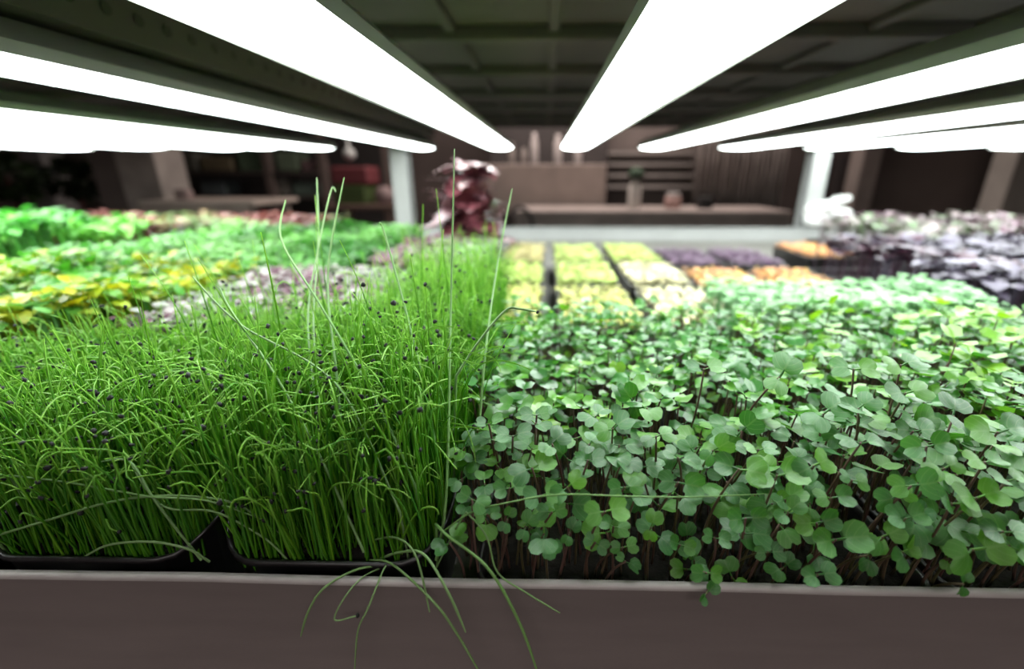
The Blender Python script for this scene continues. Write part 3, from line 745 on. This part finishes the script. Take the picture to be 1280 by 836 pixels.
# punnets of yellow sprouts
def punnet(x0, x1, y0, y1, label, stops, ztop=-.197, n=420, size=.009, group=None):
    t = tray(x0, x1, y0, y1, CZ + ztop - .012, label, r=.012, soil=.006, cat='punnet', name='sprout_punnet', group=group)
    x = rng.uniform(x0 + .006, x1 - .006, n) - (x0 + x1) / 2; y = rng.uniform(y0 + .006, y1 - .006, n) - (y0 + y1) / 2
    z = CZ + ztop - rng.uniform(0, .010, n) - (DECK - .001)
    V, Fq = simple_leaf(.6, .2, .2)
    R = rotz(rng.uniform(0, 2 * PI, n)) @ rotx(np.radians(rng.uniform(-10, 40, n))) * (size * rng.uniform(.7, 1.2, n))[:, None, None]
    T = np.stack([x, y, z], 1); B = Bulk(); W, FF = instance(V, Fq, R, T, n); B.add(W, FF, 0, np.repeat(rng.uniform(0, 1, n), len(V)))
    P0 = T.copy(); P0[:, 2] -= .03
    V2, F2 = vtube(np.stack([P0, T], 1), np.full((n, 2), .0006), np.tile([1., .1, 0], (n, 1)), 3); B.add(V2, F2, 0, np.repeat(rng.uniform(0, 1, n), 6))
    o = link('sprouts', B.mesh('sprouts', [leafmat('punnet_' + label[:12], stops, .5, .3)]), t); o['kind'] = 'stuff'
YG = [(.50, .56, .12), (.66, .68, .20), (.60, .54, .22)]; LG = [(.40, .56, .10), (.56, .68, .18), (.64, .70, .28)]; PE = [(.62, .50, .20), (.66, .58, .30), (.58, .60, .26)]
BL = [(.75, .72, .42), (.82, .74, .52), (.72, .78, .42)]; PK = [(.75, .50, .10), (.62, .28, .12), (.75, .42, .22)]; PU = [(.10, .04, .10), (.20, .12, .20), (.04, .02, .03)]
cols = [(-.112, -.004), (.020, .148), (.166, .292), (.312, .445), (.465, .60)]
rows = [(.60, .83), (.865, 1.075), (1.105, 1.37)]
pos = ['first column', 'second column', 'third column', 'fourth column', 'fifth column']; rw = ['nearest row', 'middle row', 'row nearest the back rail']
sty = {(0, 0): ('yellow-green', YG), (0, 1): ('yellow-green', LG), (0, 2): ('peach-yellow', PE), (1, 0): ('pale yellow', YG), (1, 1): ('lime-yellow', LG), (1, 2): ('lime-yellow', LG),
       (2, 0): ('cream-yellow', BL), (2, 1): ('cream-yellow', BL), (2, 2): ('lime-yellow', LG), (3, 1): ('orange and yellow', PK), (3, 2): ('dark purple', PU), (4, 1): ('orange-pink', PK), (4, 2): ('dark purple', PU)}
for (c, r_), (nm, st) in sty.items():
    x0, x1 = cols[c]; y0, y1 = rows[r_]
    punnet(x0, x1, y0, y1 if c < 3 else y1 - .03, '%s sprouts in black punnet, %s from chives, %s' % (nm, pos[c], rw[r_]), st,
           ztop=-.197 if c < 3 else -.205, group=('yellow sprout punnets behind the green beds' if c < 3 else 'dark and orange sprout punnets'))
punnet(.70, .83, 1.2, 1.42, 'small punnet of orange-yellow sprouts beside the mauve leaves', PK, -.20)

# ------------------------------------------------------------------ purple potted plant
px = at(582, 300, 1.25)
t = empty('purple_potted_plant', (px[0] + .012, 1.28, DECK), 'tall purple-leaved plant with pinkish top leaves, standing left of the yellow punnets', 'plant')
mb = MB(); mb.lathe([(.030, 0), (.042, .055), (.046, .056), (.046, .066), (.041, .066), (.038, .05)], seg=24); mb.build('pot', M_PLASTIC, t, True)
mb = MB(); mb.lathe([(.001, .049), (.0395, .050), (.0395, .054), (.001, .055)], seg=20); mb.build('soil', M_SOIL, t)
M_PST = mat('dark_red_stem', (.12, .035, .03), .5)
mb = MB(); mb.tube([(0, 0, .05), (.004, 0, .16), (-.006, .004, .23), (-.008, 0, .298)], [.004, .0035, .003, .002], 8); mb.build('stem', M_PST, t, True)
def broadleaf(sz, w=.5, col=None):
    V = []; nt, ns = 10, 3
    for i in range(nt + 1):
        q = i / nt; ww = w * math.sin(PI * q ** .8) ** .8 + .01
        for j in range(-ns, ns + 1): V.append((sz * ww * j / ns, sz * q, sz * (.12 * abs(j / ns) * ww - .35 * q * q + .02 * math.sin(q * 30) * abs(j) / ns)))
    W_ = 2 * ns + 1; return V, [(i * W_ + j, i * W_ + j + 1, (i + 1) * W_ + j + 1, (i + 1) * W_ + j) for i in range(nt) for j in range(W_ - 1)]
M_PLF = mat('pinkish_leaf', (.58, .42, .43), .35, .15, 60); M_PLD = mat('purple_leaf', (.13, .035, .045), .4, .45, 25); M_PLM = mat('mauve_leaf', (.26, .13, .15), .4, .4, 30); M_PLG = mat('pale_green_leaf', (.22, .38, .18), .45, .25, 40)
def pleaf(x, y, z, yaw, el, sz, m, w=.5):
    V, Fq = broadleaf(sz, w); me = bpy.data.meshes.new('leaf'); me.from_pydata(V, [], Fq); me.materials.append(m)
    me.polygons.foreach_set('use_smooth', [True] * len(Fq)); me.update()
    o = link('leaf', me, t, (x, y, z)); o.rotation_euler = Matrix.Rotation(yaw, 3, 'Z').to_4x4().to_euler(); o.rotation_euler = (Matrix.Rotation(yaw, 3, 'Z') @ Matrix.Rotation(el, 3, 'X')).to_euler()
for yaw, el, sz, m, w in ((1.9, .10, .085, M_PLF, .40), (-1.95, .12, .095, M_PLF, .34), (3.1, .15, .05, M_PLF, .6), (-.2, .6, .055, M_PLD, .5), (1.2, .9, .05, M_PLD, .25), (3.3, .2, .05, M_PLM, .45)):
    pleaf(-.008, 0, .290 if m is M_PLF else .283, yaw, el, sz, m, w)
for k in range(120):
    z = random.uniform(.06, .275); yaw = k * 2.4; rr = .008
    pleaf(rr * math.cos(yaw), rr * math.sin(yaw), z, yaw - PI / 2, random.uniform(-.3, 1.0), random.uniform(.06, .13) * (1.3 - z * 2.0), random.choice([M_PLD, M_PLD, M_PLM, M_PLF if k % 5 == 0 else M_PLD]), random.uniform(.3, .5))
for k in range(5):
    a = k * 1.3; pleaf(.055 + .01 * math.cos(a), .0, .17 + .006 * k, a, .3, .034, M_PLG, .5)

# ------------------------------------------------------------------ white cloth on the back rail
import bmesh
def blob(name, ells, m, parent=None, loc=(0, 0, 0), noise=.0):
    bm = bmesh.new()
    for (c, r, rot) in ells:
        g = bmesh.ops.create_icosphere(bm, subdivisions=3, radius=1)['verts']
        Mx = Matrix.Translation(c) @ Matrix.Rotation(rot, 4, 'Y') @ Matrix.Diagonal((*r, 1))
        bmesh.ops.transform(bm, matrix=Mx, verts=g)
    me = bpy.data.meshes.new(name); bm.to_mesh(me); bm.free(); me.materials.append(m)
    o = link(name, me, parent, loc)
    r_ = o.modifiers.new('r', 'REMESH'); r_.mode = 'VOXEL'; r_.voxel_size = .004
    s_ = o.modifiers.new('s', 'SMOOTH'); s_.iterations = 6
    tx = bpy.data.textures.new(name, 'CLOUDS'); tx.noise_scale = .03
    d_ = o.modifiers.new('d', 'DISPLACE'); d_.texture = tx; d_.strength = noise; d_.mid_level = .5
    dg = bpy.context.evaluated_depsgraph_get(); me2 = bpy.data.meshes.new_from_object(o.evaluated_get(dg)); o.modifiers.clear(); o.data = me2
    me2.polygons.foreach_set('use_smooth', [True] * len(me2.polygons))
    return o
wp = at(1028, 290, 1.92); rz = RIM - .001 - wp[2]
o = blob('crumpled_cloth', [((.07, 0, rz + .058), (.078, .05, .060), .1), ((-.03, 0, rz + .050), (.065, .045, .052), 0), ((-.015, 0, rz + .110), (.075, .042, .036), -.35), ((.055, -.005, rz + .150), (.058, .032, .024), -.3), ((-.07, 0, rz + .09), (.03, .03, .04), 0)],
         mat('white_cotton', (.55, .555, .54), .8, .04, 30), None, (wp[0], RY + .02, wp[2]), .016)
o.scale = (.86, .9, .74); o.location.x += .02
for v_ in o.data.vertices: v_.co.z -= rz
o.location.z += rz
tag(o, 'crumpled white cloth lying on the back rail by the right upright post', 'cloth')

# ------------------------------------------------------------------ the room behind
def struct(o, lab=None): o['kind'] = 'structure'; return o
M_WALL = mat('brown_plaster_wall', (.085, .062, .055), .85, .15, 2)
M_FLOOR = mat('grey_concrete_floor', (.12, .11, .10), .7, .2, 3)
mb = MB(); mb.box(-7, 7, -4, 7, -.1, 0); struct(mb.build('floor', M_FLOOR))
mb = MB(); mb.box(-7, 7, -4, 7, 3.2, 3.3); struct(mb.build('ceiling', mat('ceiling_paint', (.4, .38, .36), .9)))
mb = MB(); mb.box(-7, 7, 6.6, 6.7, 0, 3.2); struct(mb.build('wall_back', M_WALL))
mb = MB(); mb.box(-7.1, -7, -4, 6.7, 0, 3.2); struct(mb.build('wall_left', M_WALL))
mb = MB(); mb.box(7, 7.1, -4, 6.7, 0, 3.2); struct(mb.build('wall_right', M_WALL))
mb = MB(); mb.box(-7, 7, -4.1, -4, 0, 3.2); struct(mb.build('wall_front', mat('pale_plaster_wall', (.42, .39, .37), .9)))

def bgbox(name, label, cat, u0, u1, v0, v1, Y, depth, m, extend_down=False, bev=.01, group=None, parent=None, extend_up=0):
    a, b = at(u0, v1, Y), at(u1, v0, Y)
    a[0], b[0] = at(u0, (v0 + v1) / 2, Y)[0], at(u1, (v0 + v1) / 2, Y)[0]
    z0 = 0 if extend_down else a[2]
    pl = parent.location if parent is not None else (0, 0, 0)
    mb = MB(); mb.box(a[0] - pl[0], b[0] - pl[0], Y - pl[1], Y + depth - pl[1], z0 - pl[2], b[2] + extend_up - pl[2], bev=bev); o = mb.build(name, m, parent)
    if parent is None and cat: tag(o, label, cat, group)
    return o
MB_ = lambda n_, c, **k: mat(n_, c, k.pop('rough', .7), k.pop('var', .15), k.pop('scale', 5), **k)
# board on the back counter
t = empty('pin_board', (0, 5.0, 0), 'brown panel standing between the centre lamps behind the rack', 'board')
bgbox('panel', '', '', 604, 757, 205, 268, 5.0, .04, MB_('brown_board', (.24, .185, .16)), parent=t)
bgbox('leg', '', '', 606, 616, 262, 280, 5.0, .04, MB_('brown_board_leg', (.12, .09, .08)), True, parent=t); bgbox('leg', '', '', 745, 755, 262, 280, 5.0, .04, MATS['brown_board_leg'], True, parent=t)
# counter
t = empty('long_counter', (.6, 4.2, 0), 'long brown counter behind the back rail', 'counter')
bgbox('counter_top', '', '', 640, 990, 264, 270, 4.2, .7, MB_('counter_top_wood', (.26, .21, .19)), parent=t)
bgbox('counter_front', '', '', 644, 986, 270, 330, 4.25, .6, MB_('counter_front_wood', (.22, .175, .155)), True, parent=t)
# hanging shelf of pale jars
t = empty('wall_shelf', (.2, 5.4, 0), 'dark wall shelf holding pale jars, seen between the two centre lamps', 'shelf')
bgbox('shelf_board', '', '', 612, 760, 207, 211, 5.3, .3, MB_('dark_shelf', (.04, .03, .028)), parent=t)
bgbox('back_board', '', '', 612, 760, 150, 211, 5.62, .03, MATS['dark_shelf'], parent=t, extend_up=.6)
for k, (u, w, v0) in enumerate(((668, 9, 166), (697, 10, 168), (722, 9, 172), (640, 8, 178), (655, 7, 185))):
    c = at(u, 207, 5.42); tp = at(u, v0, 5.42); r = w / F * 5.1 / 2
    c[2] = at(u, 207, 5.3)[2] + .004; h = tp[2] - c[2]
    mb = MB(); mb.lathe([(r * .8, 0), (r, .02), (r, h * .75), (r * .6, h * .85), (r * .6, h)], seg=18)
    o = mb.build('jar', MB_('pale_jar%d' % k, (.42, .36, .34) if k < 3 else (.22, .18, .16)), None, True, tuple(c))
    tag(o, ['tall pale jar right of the left centre lamp on the dark shelf', 'tall pale jar under the tip of the right centre lamp', 'pale jar at the right end of the dark shelf', 'dim brown jar at the left end of the dark shelf', 'short dim jar beside the first tall pale jar'][k], 'jar', 'jars on the dark wall shelf')
# slatted shelf unit with bottle
t = empty('slatted_shelf_unit', (1.3, 5.6, 0), 'grey-brown slatted shelf unit above the counter, left of the curtain', 'shelf unit')
bgbox('back_board', '', '', 757, 868, 170, 262, 5.9, .03, MB_('shelf_back', (.13, .10, .09)), True, parent=t, extend_up=.5)
for v in (192, 206, 220, 234): bgbox('slat', '', '', 757, 868, v - 2.5, v + 2.5, 5.75, .12, MB_('shelf_slat%d' % v, (.20, .17, .155)), parent=t)
bgbox('upright', '', '', 753, 759, 170, 265, 5.7, .2, MB_('shelf_upright', (.06, .045, .04)), True, parent=t, extend_up=.5)
cz = at(792, 264, 4.5)[2]; ct = at(700, 264, 4.2)[2]
c = at(792, 262, 4.5); c[2] = ct; h = at(792, 222, 4.5)[2] - ct
mb = MB(); mb.lathe([(.055, 0), (.062, .02), (.060, h * .7), (.038, h * .88), (.032, h)], seg=20); o = mb.build('bottle', MB_('white_bottle', (.55, .50, .46)), None, True, tuple(c)); tag(o, 'white bottle with dark green cap on the counter', 'bottle')
mb = MB(); mb.lathe([(.07, h), (.075, h + .03), (.06, h + .07), (.03, h + .09)], seg=16); mb.build('cap', MB_('green_cap', (.02, .05, .02)), o, True)
c = at(840, 262, 4.5); c[2] = ct
mb = MB(); mb.lathe([(.06, 0), (.075, .02), (.075, .10), (.06, .12)], seg=18); o = mb.build('jar', MB_('pinkish_jar', (.45, .28, .25)), None, True, tuple(c)); tag(o, 'squat pinkish jar on the counter right of the white bottle', 'jar')
mb = MB(); mb.lathe([(.065, .12), (.065, .145), (.05, .15)], seg=18); mb.build('lid', MB_('pale_lid', (.4, .36, .34)), o, True)
c = at(880, 262, 4.5); c[2] = ct
mb = MB(); mb.box(-.06, .06, -.06, .06, 0, .11, bev=.008); o = mb.build('dark_box', MB_('near_black_box', (.008, .007, .007)), None, False, tuple(c)); tag(o, 'small black box on the counter in front of the curtain', 'box')
# curtain
a, b = at(872, 185, 5.2), at(985, 185, 5.2); n = 150
mb = MB(); v = []; 
for zz in (at(900, 268, 5.2)[2] - .1, 2.5):
    for i in range(n + 1):
        x = a[0] + (b[0] - a[0]) * i / n; v.append((x, 5.2 + .035 * math.sin(i * .75) + .012 * math.sin(i * 1.9), zz))
mb.add(v, [(i, i + 1, n + 2 + i, n + 1 + i) for i in range(n)])
o = mb.build('curtain', MB_('taupe_curtain', (.30, .255, .235)), None, True); sm = o.modifiers.new('t', 'SOLIDIFY'); sm.thickness = .004; tag(o, 'pleated taupe curtain hanging behind the third lamp on the right', 'curtain')
# chair back on left of counter
mb = MB(); c = at(650, 285, 3.9); mb.tube([(c[0] + .11 * math.cos(q), 3.9, c[2] + .17 * math.sin(q)) for q in np.linspace(0, PI, 14)], .018, 8); 
for sx in (-1, 1): mb.tube([(c[0] + .11 * sx, 3.9, c[2]), (c[0] + .13 * sx, 3.95, 0)], .014, 8)
mb.box(c[0] - .13, c[0] + .13, 3.6, 3.95, .62, .65, bev=.008)
for sx in (-1, 1): mb.tube([(c[0] + .11 * sx, 3.62, .63), (c[0] + .12 * sx, 3.6, 0)], .014, 8)
tag(mb.build('chair', MB_('black_chair', (.015, .012, .012)), None, True), 'dark chair with a rounded back beside the counter', 'chair')
# right side
t_ = struct(bgbox('wall_partition', '', '', 1090, 1262, 150, 300, 5.0, .1, MB_('dark_brown_partition', (.095, .07, .062), var=.06), True, extend_up=1.2))
for k_ in ('label', 'category'): 
    if k_ in t_: del t_[k_]
o = bgbox('pillar', '', '', 1072, 1096, 150, 300, 4.9, .2, MB_('pillar_paint', (.17, .135, .12)), True, extend_up=1.3); o['kind'] = 'structure'; o.name = 'trim_1'
o = bgbox('pillar', '', '', 1262, 1300, 150, 300, 4.6, .25, MB_('pillar_paint_pale', (.32, .28, .25)), True, extend_up=1.3); o['kind'] = 'structure'; o.name = 'trim_2'
bgbox('locker', 'dark narrow locker between the right post and the brown partition', 'locker', 1040, 1070, 195, 300, 5.5, .4, MB_('dark_locker', (.05, .038, .036)), True)
# left side
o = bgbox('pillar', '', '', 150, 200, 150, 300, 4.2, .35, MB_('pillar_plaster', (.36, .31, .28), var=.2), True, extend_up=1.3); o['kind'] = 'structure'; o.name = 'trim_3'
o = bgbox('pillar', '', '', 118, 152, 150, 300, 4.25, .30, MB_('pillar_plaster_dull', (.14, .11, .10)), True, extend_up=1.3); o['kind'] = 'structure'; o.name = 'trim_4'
o = bgbox('pillar', '', '', 42, 66, 180, 300, 5.0, .25, MB_('pillar_grey', (.24, .22, .21)), True, extend_up=1.3); o['kind'] = 'structure'; o.name = 'trim_5'
struct(bgbox('wall_niche', '', '', -40, 118, 150, 300, 6.0, .1, MB_('grey_brown_wall', (.20, .165, .15)), True, extend_up=1.2))
t = empty('low_desk', (0, 3.2, 0), 'pale cardboard-coloured desk behind the red-brown herbs', 'desk')
d0, d1 = at(172, 262, 3.2), at(316, 262, 3.2)
for nm, u0, u1, v0, v1, dn in (('desk_top', 170, 318, 252, 258, 0), ('front_board', 176, 312, 258, 278, 0)): bgbox(nm, '', '', u0, u1, v0, v1, 3.2 if nm == 'desk_top' else 3.22, .6 if nm == 'desk_top' else .03, MB_(nm + '_m', (.42, .34, .29) if nm == 'desk_top' else (.30, .235, .20)), parent=t)
for x in (d0[0] + .05, d1[0] - .05):
    for y in (3.28, 3.72): mb = MB(); mb.box(x - .02, x + .02, y - .02 - 3.2, y + .02 - 3.2, 0, d0[2], bev=.004); mb.build('leg', MATS['front_board_m'], t)
c = at(232, 250, 3.4); c[2] = at(232, 252, 3.2)[2]
mb = MB(); mb.box(-.05, .05, -.04, .04, 0, .075, bev=.012); tag(mb.build('small_carton', MB_('mauve_carton', (.28, .2, .19)), None, False, tuple(c)), 'small mauve-brown carton on the pale desk', 'carton')
# bushes in dark pots, far left
def bush(name, label, u, v, Y, r, col):
    c = at(u, v, Y); nL = 260; V, Fq = simple_leaf(.5)
    T = randR(nL)[:, :, 2] * (r * rng.uniform(.6, 1, nL))[:, None] * np.array([1, 1, .7]); R = randR(nL) * (r * .3)
    B = Bulk(); W, FF = instance(V, Fq, R, T, nL); B.add(W, FF, 0, np.repeat(rng.uniform(0, 1, nL), len(V)))
    t = empty(name, (c[0], Y, 0), label, 'plant')
    link('foliage', B.mesh('foliage', [leafmat(name + label[:4], col)]), t, (0, 0, c[2]))
    mb = MB(); mb.lathe([(.12, 0), (.17, .3), (.18, .3), (.18, .33), (.15, .33)], seg=20); mb.build('pot', M_PLASTIC, t, True)
    mb = MB(); mb.tube([(0, 0, .3), (.01, 0, .6), (0, 0, c[2])], .015, 8); mb.build('trunk', M_PST, t, True)
bush('potted_bush', 'dark green potted bush at the far left edge of the room', 8, 222, 4.6, .30, [(.02, .04, .015), (.04, .07, .02)])
bush('potted_bush', 'very dark potted bush beside the double pillar on the left', 92, 225, 4.4, .24, [(.012, .02, .01), (.03, .045, .015)])
# machinery / shelves in the dark bay
t = empty('dark_storage_rack', (-2.2, 5.6, 0), 'dark storage rack with grey-brown bundles in the unlit left bay', 'rack')
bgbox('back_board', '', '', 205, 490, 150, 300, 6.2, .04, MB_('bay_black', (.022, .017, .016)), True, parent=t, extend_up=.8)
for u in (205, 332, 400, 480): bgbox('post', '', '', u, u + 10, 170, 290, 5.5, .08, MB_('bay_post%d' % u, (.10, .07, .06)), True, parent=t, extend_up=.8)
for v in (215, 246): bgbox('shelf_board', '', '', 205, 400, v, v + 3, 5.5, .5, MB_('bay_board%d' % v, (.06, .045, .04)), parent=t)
rr_ = random.Random(3)
for k, (u0, u1, v0, v1) in enumerate(((215, 245, 190, 214), (250, 290, 196, 214), (296, 326, 185, 214), (345, 372, 190, 214), (376, 398, 200, 214), (250, 282, 226, 245), (345, 360, 222, 245), (365, 396, 228, 245))):
    c0 = at(u0, v1, 5.6)
    o = bgbox('storage_carton', 'x', 'carton', u0, u1, v0, v1, 5.58, .3, MB_('carton%d' % k, tuple(q * rr_.uniform(.6, 1.3) for q in (.13, .10, .09))), group='dim cartons in the dark left bay', bev=.02)
    o['label'] = ['dim carton at the left end of the upper bay shelf', 'low wide dim carton, second on the upper bay shelf', 'tallest dim carton, left of the bay post', 'dim carton right of the bay post, upper shelf', 'small dim carton at the right end of the upper bay shelf', 'dim carton on the lower bay shelf, left of the post', 'narrow dim carton just right of the post, lower shelf', 'wide dim carton at the right end of the lower bay shelf'][k]
a = at(437, 195, 5.0)
mb = MB(); mb.lathe([(.01, -.04), (.05, -.02), (.065, .02), (.05, .06), (.015, .08), (.008, 1.0)], seg=18); tag(mb.build('pendant_lamp', MB_('pale_glass_lamp', (.5, .5, .48)), None, True, tuple(a)), 'small pale pendant lamp hanging in the dark left bay', 'lamp')
o = bgbox('stacked_crate', 'green crate under the red one in the dark left bay', 'crate', 417, 458, 231, 256, 4.8, .35, MB_('olive_crate', (.055, .085, .02)), group='crates in the left bay', bev=.02)
o2 = bgbox('stacked_crate', 'dark red crate resting on the green crate in the left bay', 'crate', 413, 460, 208, 230.6, 4.8, .35, MB_('dark_red_crate', (.14, .025, .03)), group='crates in the left bay', bev=.02)
t = bgbox('side_table', 'brown side table carrying the two stacked crates', 'table', 405, 492, 256.4, 262, 4.7, .6, MB_('side_table_wood', (.12, .07, .055)))
for u in (410, 480):
    c = at(u, 262, 4.75); mb = MB(); mb.box(c[0], c[0] + .05, 4.75, 4.8, 0, at(u, 261, 4.7)[2]); mb.build('leg', MATS['side_table_wood'], t)
    mb = MB(); mb.box(c[0], c[0] + .05, 5.2, 5.25, 0, at(u, 261, 4.7)[2]); mb.build('leg', MATS['side_table_wood'], t)
c = at(482, 256, 4.9); c[2] = at(450, 256.4, 4.7)[2]
mb = MB(); mb.lathe([(.07, 0), (.10, .05), (.10, .11), (.07, .16), (.03, .18)], seg=18, wob=.08); tag(mb.build('bundle', MB_('mauve_bundle', (.22, .15, .145)), None, True, tuple(c)), 'dim mauve bundle beside the crates on the side table', 'bundle')

# ------------------------------------------------------------------ light and camera
def area(name, loc, rot, sx, sy, power, col):
    l = bpy.data.lights.new(name, 'AREA'); l.shape = 'RECTANGLE'; l.size = sx; l.size_y = sy; l.energy = power; l.color = col
    o = bpy.data.objects.new(name, l); COL.objects.link(o); o.location = loc; o.rotation_euler = rot
    return o
area('added_room_fill', (.5, 4.6, 3.15), (0, 0, 0), 4, .6, 140, (1, .90, .84))  # unseen fill lamp, added to brighten the room behind the rack
area('added_room_fill', (0, -2.0, 3.15), (0, 0, 0), 4, 1.2, 120, (1, .93, .90))  # unseen fill added behind the camera to light the front panel
w = bpy.data.worlds.new('w'); S.world = w; w.use_nodes = True
w.node_tree.nodes['Background'].inputs[0].default_value = (.9, .85, .85, 1); w.node_tree.nodes['Background'].inputs[1].default_value = .3

cd = bpy.data.cameras.new('camera'); cam = bpy.data.objects.new('camera', cd); COL.objects.link(cam)
cam.location = (0, 0, CZ); cam.rotation_euler = (PI / 2 - PITCH, 0, YAW)
cd.sensor_width = 36; cd.lens = F / 1280 * 36; cd.shift_x = -30 / 1280; cd.clip_start = .01
cd.dof.use_dof = True; cd.dof.focus_distance = .285; cd.dof.aperture_fstop = 2.8
S.camera = cam
S.view_settings.view_transform = 'Standard'; S.view_settings.look = 'None'; S.view_settings.gamma = 1; S.view_settings.exposure = 0
S.view_settings.use_curve_mapping = False
try:
    S.cycles.use_denoising = True; S.cycles.max_bounces = 8; S.cycles.diffuse_bounces = 5; S.cycles.transmission_bounces = 4; S.cycles.sample_clamp_indirect = 6
except Exception as e: print(e)
